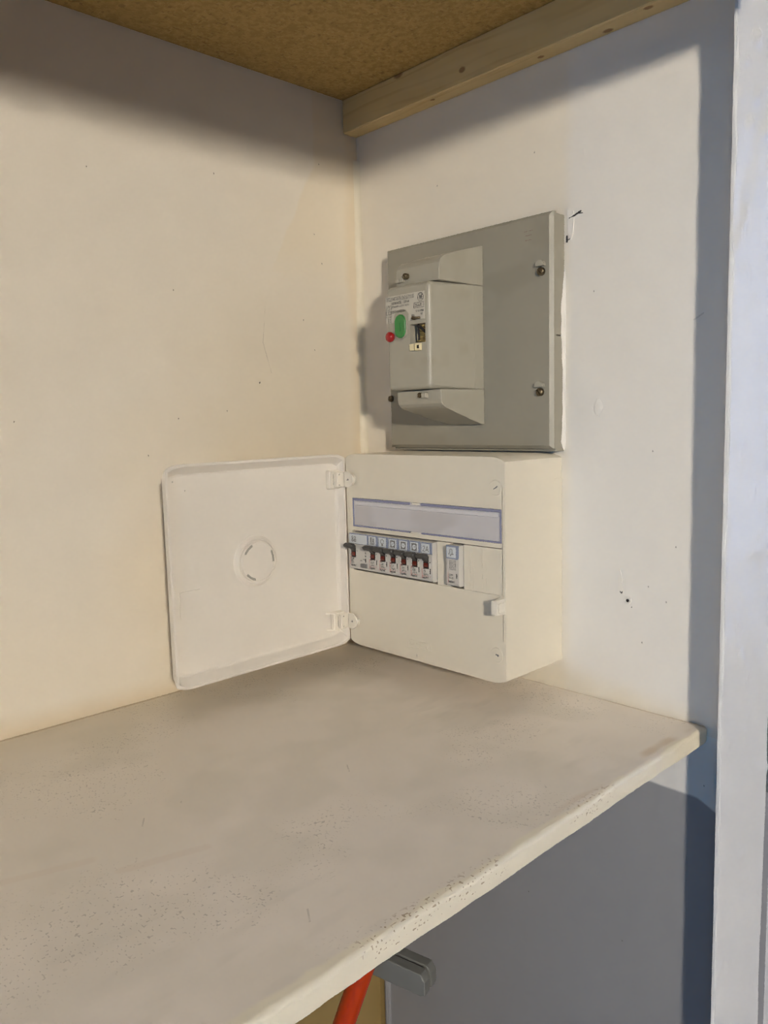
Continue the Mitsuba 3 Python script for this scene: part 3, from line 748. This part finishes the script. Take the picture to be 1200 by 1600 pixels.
BREAKERS = [("grid", "C20", "first of the six narrow grey breakers, beside the wide breaker, grid symbol on its label"),
            ("bulb", "C10", "narrow grey breaker with a light bulb symbol on its label"),
            ("socket", "C16", "narrow grey breaker with a socket symbol, just right of the light bulb one"),
            ("socket", "C16", "narrow grey breaker with the middle of the three socket symbols"),
            ("socket", "C20", "narrow grey breaker with a socket symbol, just left of the one marked 2A"),
            ("2A", "C2", "narrow grey breaker marked 2A, rightmost of the row of toggles")]
for k, (pic, rate, lab) in enumerate(BREAKERS):
    y = YL - (2 + k) * PITCH
    K = num("circuit_breaker")
    say(K, lab, "circuit breaker", G)
    yc = y - 0.0080
    add(K + "__body", module_body(y, PITCH), "module_grey")
    label_parts(K, y, PITCH)
    if pic == "2A":
        add(K + "__label_holder__pictogram", text("2A", 0.0066, -0.11215, y - 0.0030, 0.1632, False, 0.85), "ink_grey")
    else:
        add(K + "__label_holder__pictogram", picto(pic, y - 0.0080, 0.1668), "ink_grey")
    add(K + "__toggle_slot", bx(FX - 0.0001, FX + 0.001, yc - 0.0041, yc + 0.0041, 0.1435, 0.1580), "slot_black")
    add(K + "__toggle", toggle_mesh(yc, 0.0158), "toggle_dark", smooth=30, label="dark grey toggle")
    add(K + "__indicator", hull([(FX - 0.0022, yc + s * 0.0026, 0.1475) for s in (-1, 1)] + [(FX + 0.0005, yc + s * 0.0028, z) for s in (-1, 1) for z in (0.1445, 0.1510)]), "indicator_red", label="red flag under the toggle")
    t = [text("DNX3", 0.0015, FX, y - 0.0030, 0.1425, False, SQ), text(rate, 0.0026, FX, y - 0.0036, 0.1390, False, SQ), text("3000 A", 0.0022, FX, y - 0.0036, 0.1358, False, SQ), text("legrand", 0.0025, FX, y - 0.0025, 0.1322, True, SQ),
         line([(y - 0.0145, 0.1380), (y - 0.0145, 0.1440)], 0.0006, FX), prism_x(shapely.Point(yc - 0.0061, 0.1512).buffer(0.0007), FX - 0.00015, FX + 0.0001)]
    add(K + "__print", join(*t), "ink", label="black lettering")
    add(K + "__print_001", join(line([(y - 0.0020, 0.1322), (y - 0.0020, 0.1440)], 0.0002, FX), line([(y - 0.0018, 0.1440), (y - 0.0060, 0.1440)], 0.0002, FX), line([(y - 0.0020, 0.1350), (y - 0.0150, 0.1350)], 0.00012, FX)), "ink_red", label="red rule")

# the separate bell transformer
y = -0.2517
K = "bell_transformer"
say(K, "single grey module with a bell symbol, apart to the right of the row of breakers", "transformer")
add(K + "__body", module_body(y, PITCH), "module_grey")
add(K + "__label_holder", cbox(-0.1121, -0.1098, y - PITCH + 0.0002, y + 0.0002, 0.1590, 0.1740, 0.0003), "module_blue", label="blue label holder")
add(K + "__label_holder__label", cbox(-0.1124, -0.1115, y - PITCH + 0.0034, y - 0.0010, 0.1606, 0.1722, 0.0002), "module_label")
add(K + "__label_holder__pictogram", facing(meshkit.text_mesh(".", 0.0001, 0.0001), 0, 0, 0) if False else picto("bell", y - 0.0074, 0.1664).apply_translation([-0.0003, 0, 0]), "ink_grey")
for q in range(6):
    add(num(K + "__vent_slot"), bx(FX - 0.0001, FX + 0.0006, y - 0.0049 - q * 0.0017, y - 0.0043 - q * 0.0017, 0.1465, 0.1580), "ink_grey")
add(K + "__print", join(text("230V~", 0.0021, FX, y - 0.0032, 0.1402, True, SQ), text("8V~ 1A", 0.0019, FX, y - 0.0032, 0.1368, True, SQ), text("legrand", 0.0026, FX, y - 0.0025, 0.1326, True, SQ), line([(y - 0.0145, 0.1380), (y - 0.0145, 0.1430)], 0.0007, FX)), "ink", label="black lettering")
add(K + "__print_001", join(line([(y - 0.0020, 0.1322), (y - 0.0020, 0.1440)], 0.0002, FX)), "ink_red", label="red rule")

# blanking plates that close the rest of the opening
add(U + "__blanking_plate", cbox(-0.1040, -0.0990, -0.2510, -0.2308, 0.1254, 0.1750, 0.0003), "cover_plastic", label="narrow blanking plate between the breakers and the bell module")
b = cbox(-0.1041, -0.0990, -0.3220, -0.2700, 0.1254, 0.1750, 0.0003)
b = cut(b, *[bx(-0.106, -0.10395, yy - 0.0002, yy + 0.0002, 0.1250, 0.1755) for yy in (-0.2790, -0.2835, -0.2965, -0.3010)])
add(U + "__blanking_plate_001", b, "cover_plastic", label="wide blanking plate right of the bell module")
# slotted screw caps on the right
for z, ang in ((0.2392, -0.55), (0.0605, 0.3)):
    k = num(U + "__screw_cap")
    add(k, cyl_x(-0.103, -0.1044, -0.3148, z, 0.0082, 28, 0.0006), "cover_plastic", smooth=35)
    sl = bx(-0.1046, -0.1043, -0.0030, 0.0030, -0.0006, 0.0006) if z > 0.1 else join(bx(-0.1046, -0.1043, -0.0026, 0.0018, -0.0006, 0.0006), cyl_x(-0.1043, -0.1046, -0.0012, 0.0, 0.0013, 12))
    sl.apply_transform(trimesh.transformations.rotation_matrix(ang, [1, 0, 0]))
    sl.apply_translation([0, -0.3153, z])
    add(k + "__slot", sl, "ink_grey")
# latch hook of the door at the right edge
lt = rhull([(-0.1030, yy, zz, 0.0012) for yy in (-0.3250, -0.3200) for zz in (0.1072, 0.1224)] + [(-0.1180, yy, zz, 0.0014) for yy in (-0.3248, -0.3205) for zz in (0.1085, 0.1212)])
lt = cut(lt, bx(-0.1150, -0.1060, -0.33, -0.3250, 0.1190, 0.1204), bx(-0.1150, -0.1060, -0.33, -0.3250, 0.1084, 0.1098), bx(-0.1155, -0.1145, -0.33, -0.3252, 0.1100, 0.1190))
add(U + "__latch", lt, "white_plastic", smooth=30, label="protruding white latch")
# embossed maker's name low on the cover
add(U + "__maker_name", join(text("legrand", 0.0062, -0.1035, -0.1842, 0.0462, True, 0.93, 0.0005), line([(-0.1815, 0.0435), (-0.1815, 0.0530), (-0.2185, 0.0530), (-0.2185, 0.0435), (-0.1815, 0.0435)], 0.0004, -0.1036, 0.0004)), "cover_plastic", label="raised lettering moulded into the cover")
add(U + "__scuff", prism_x(Polygon([(-0.1945, 0.0370), (-0.1960, 0.0362), (-0.1952, 0.0330)]), -0.1038, -0.1030), "slot_grey")
for z in (0.2030, 0.1905):
    add(num(U + "__peg"), cyl_x(-0.1030, -0.1042, -0.0835, z, 0.0022, 16, 0.0004), "cover_plastic", smooth=30)

# the open door: a shallow tray, hinged at the front left edge, its inside towards the room
DW, DA, DD, DB = 0.2505, 0.0261, 0.0148, 0.0126
HX, HY = -0.1042, -0.0772
un_, nn_ = np.array([-math.cos(DA), -math.sin(DA), 0]), np.array([-math.sin(DA), math.cos(DA), 0])     # along the door; away from the room


def door_pt(u, z, d):
    """u from the hinge, z up, d the depth behind the rim."""
    return np.array([HX, HY, 0]) + np.multiply.outer(u, un_) + np.multiply.outer(d, nn_) + np.multiply.outer(z, [0, 0, 1.0])


def door_ring(iu, iz, depth, a=0.020, b=0.0052):
    o = outline(DW / 2 - iu, HH - iz, a, b, 10)
    o = np.vstack([np.linspace(o[i], o[(i + 1) % len(o)], 2 if np.linalg.norm(o[i] - o[(i + 1) % len(o)]) < 0.03 else 24)[:-1] for i in range(len(o))])
    return door_pt(DW / 2 + o[:, 0], CZ + o[:, 1], np.full(len(o), depth))


rg = [door_ring(0.014, 0.022, DD), door_ring(0.006, 0.0135, DD - 0.0008), door_ring(0.0025, 0.0095, DD - 0.0030), door_ring(0.0004, 0.0010, 0.0025), door_ring(0.0, 0.0, 0.0010), door_ring(0.0004, 0.0004, 0.0002), door_ring(0.0010, 0.0010, 0.0), door_ring(0.0030, 0.0030, 0.0),
      door_ring(0.0034, 0.0034, 0.0004), door_ring(0.0036, 0.0040, 0.0016), door_ring(0.0042, 0.0090, 0.0090)]
for t in np.linspace(0.1, np.pi / 2, 7):
    rg.append(door_ring(0.0044 + 0.0060 * (1 - math.cos(t)), 0.0098 + 0.0042 * (1 - math.cos(t)), DB - 0.0032 + 0.0032 * math.sin(t)))
tray = loft(rg)
add(U + "__door", tray, "door_plastic", smooth=35, label="open white door showing its glossy hollow inside")


def on_door(mesh, u, z, d):
    """A mesh whose +z points out of the door's inside, its +x along the picture's right, its +y up."""
    m = mesh.copy()
    v = m.vertices
    m.vertices = door_pt(u - v[:, 0], z + v[:, 1], d - v[:, 2])
    return m


ud, zd = 0.1335, 0.1533
boss = lathe([(0.0325, -0.0004), (0.0300, 0.0002), (0.0285, 0.0014), (0.0274, 0.0034), (0.0262, 0.0044), (0.0252, 0.0042), (0.0246, 0.0028), (0.0240, 0.0028), (0.0235, 0.0052), (0.0226, 0.0062), (0.0200, 0.0064), (0.0001, 0.0064)], 64)
add(U + "__door__vent_disc", on_door(boss, ud, zd, DB), "door_plastic", smooth=30)
for a0 in (112, -8, 218):
    a = np.radians(np.linspace(a0, a0 + 38, 14))
    arc = Polygon(np.vstack([np.stack([0.0222 * np.cos(a), 0.0222 * np.sin(a)], 1), np.stack([0.0196 * np.cos(a[::-1]), 0.0196 * np.sin(a[::-1])], 1)]))
    m = trimesh.creation.extrude_polygon(arc, 0.0006, engine="earcut")
    m.apply_translation([0, 0, 0.0060])
    add(num(U + "__door__vent_slot"), on_door(m, ud, zd, DB), "slot_grey")
# catch recess at the free edge
rec = trimesh.creation.extrude_polygon(sbox(-0.012, -0.013, 0.012, 0.013).buffer(0.0015), 0.0010, engine="earcut")
add(U + "__door__catch_plate", on_door(rec, 0.2210, 0.1185, DB), "door_plastic")
add(U + "__door__catch", join(*[on_door(trimesh.creation.box([0.0022, 0.0050, 0.0050]), 0.2450, z, 0.0085) for z in (0.1285, 0.1050)]), "catch_beige")
# hinges: a knuckle block on the door, a rounded ear on the cover
for zc in (0.2395, 0.0592):
    k = num(U + "__hinge")
    ear = Polygon([(-0.0785, zc - 0.0102), (-0.0785, zc + 0.0102), (-0.0860, zc + 0.0102)] + [(-0.0860 - 0.0098 * math.sin(t), zc + 0.0102 * math.cos(t)) for t in np.linspace(0.15, np.pi - 0.15, 14)] + [(-0.0860, zc - 0.0102)])
    ear_m = loft([ring_of(ear, -0.1030), ring_of(ear.buffer(-0.0002), -0.1076), ring_of(ear.buffer(-0.0012), -0.1086)])
    add(k, ear_m, "white_plastic", smooth=35)
    add(k + "__screw", join(cyl_x(-0.1084, -0.1088, -0.0868, zc, 0.0012, 10), prism_x(shapely.LineString([(-0.0848, zc - 0.0006), (-0.0868, zc)]).buffer(0.0004), -0.1088, -0.1084)), "ink_grey")
    h = num(U + "__door__hinge")
    base = cbox(-0.0120, 0.0060, -0.0118, 0.0118, -0.0005, 0.0074, 0.0014)
    arm = cbox(-0.0050, 0.0098, -0.0098, 0.0098, 0.0060, 0.0136, 0.0010)
    if zc < 0.1:
        wing = [hull([(-0.0200, s * 0.0095, -0.0005), (0.004, s * 0.0095, -0.0005), (0.004, s * 0.0095, 0.0086), (-0.006, s * 0.0095, 0.0086), (-0.0200, s * 0.0117, -0.0005), (0.004, s * 0.0117, -0.0005), (0.004, s * 0.0117, 0.0086), (-0.006, s * 0.0117, 0.0086)]) for s in (-1, 1)]
        base = join(base, *wing)
    add(h, on_door(join(base, arm), 0.0100, zc, DB), "white_plastic")
    dk = join(bx(-0.0062, -0.0055, -0.0066, 0.0066, 0.0070, 0.0077), *[cbox(-0.0024, -0.0006, s * 0.0066 - 0.0007, s * 0.0066 + 0.0007, 0.0133, 0.0139, 0.0002) for s in (-1, 1)])
    add(num(U + "__door__hinge_pin"), on_door(dk, 0.0100, zc, DB), "slot_grey")
for u, z in ((0.2350, 0.2525), (0.2210, 0.2420)):
    add(num(U + "__door__speck"), on_door(trimesh.creation.cylinder(0.0007, 0.0003, sections=8), u, z, DB), "slot_grey")

# ---------------------------------------------------------------- the orange stand under the counter
S = "folding_stand"
say(S, "orange metal tube with a grey two-pronged plastic end, leaning under the counter", "stand")
top = np.array([-0.2760, -0.2850, -0.2150])
foot = np.array([-0.4750, -0.0950, FLOOR_Z + 0.004])
add(S + "__leg", tube([top, (top + foot) / 2, foot], 0.0108, 18), "orange_enamel", smooth=40, label="orange tube")
d = np.array([0.292, -0.956, 0.0])
e = np.array([0.956, 0.292, 0.0])
o = np.array([-0.2430, -0.2900, -0.2480])


def prong(off, near):
    pts = []
    for s, hgt0, hgt1 in ((-0.045, 0.001, 0.022), (near - 0.004, -0.0050, 0.0155), (near, -0.0035, 0.0090)):
        for w_ in (-0.0046, 0.0046):
            for h_ in (hgt0, hgt1):
                c_ = o + d * s + e * (off + w_) + np.array([0, 0, h_])
                pts.append((*c_, 0.0014))
    return rhull(pts)


add(S + "__prong", prong(0.0, 0.036), "grey_rubber", smooth=30, label="grey plastic prong")
add(S + "__prong_001", prong(0.0145, 0.036), "grey_rubber", smooth=30, label="grey plastic prong")
cr = o - d * 0.046
add(S + "__yoke", rhull([(*(cr + e * w_ - d * q_ + np.array([0, 0, h_])), 0.003) for w_ in (-0.004, 0.018) for q_ in (0, 0.012) for h_ in (-0.004, 0.022)]), "grey_rubber", smooth=30)
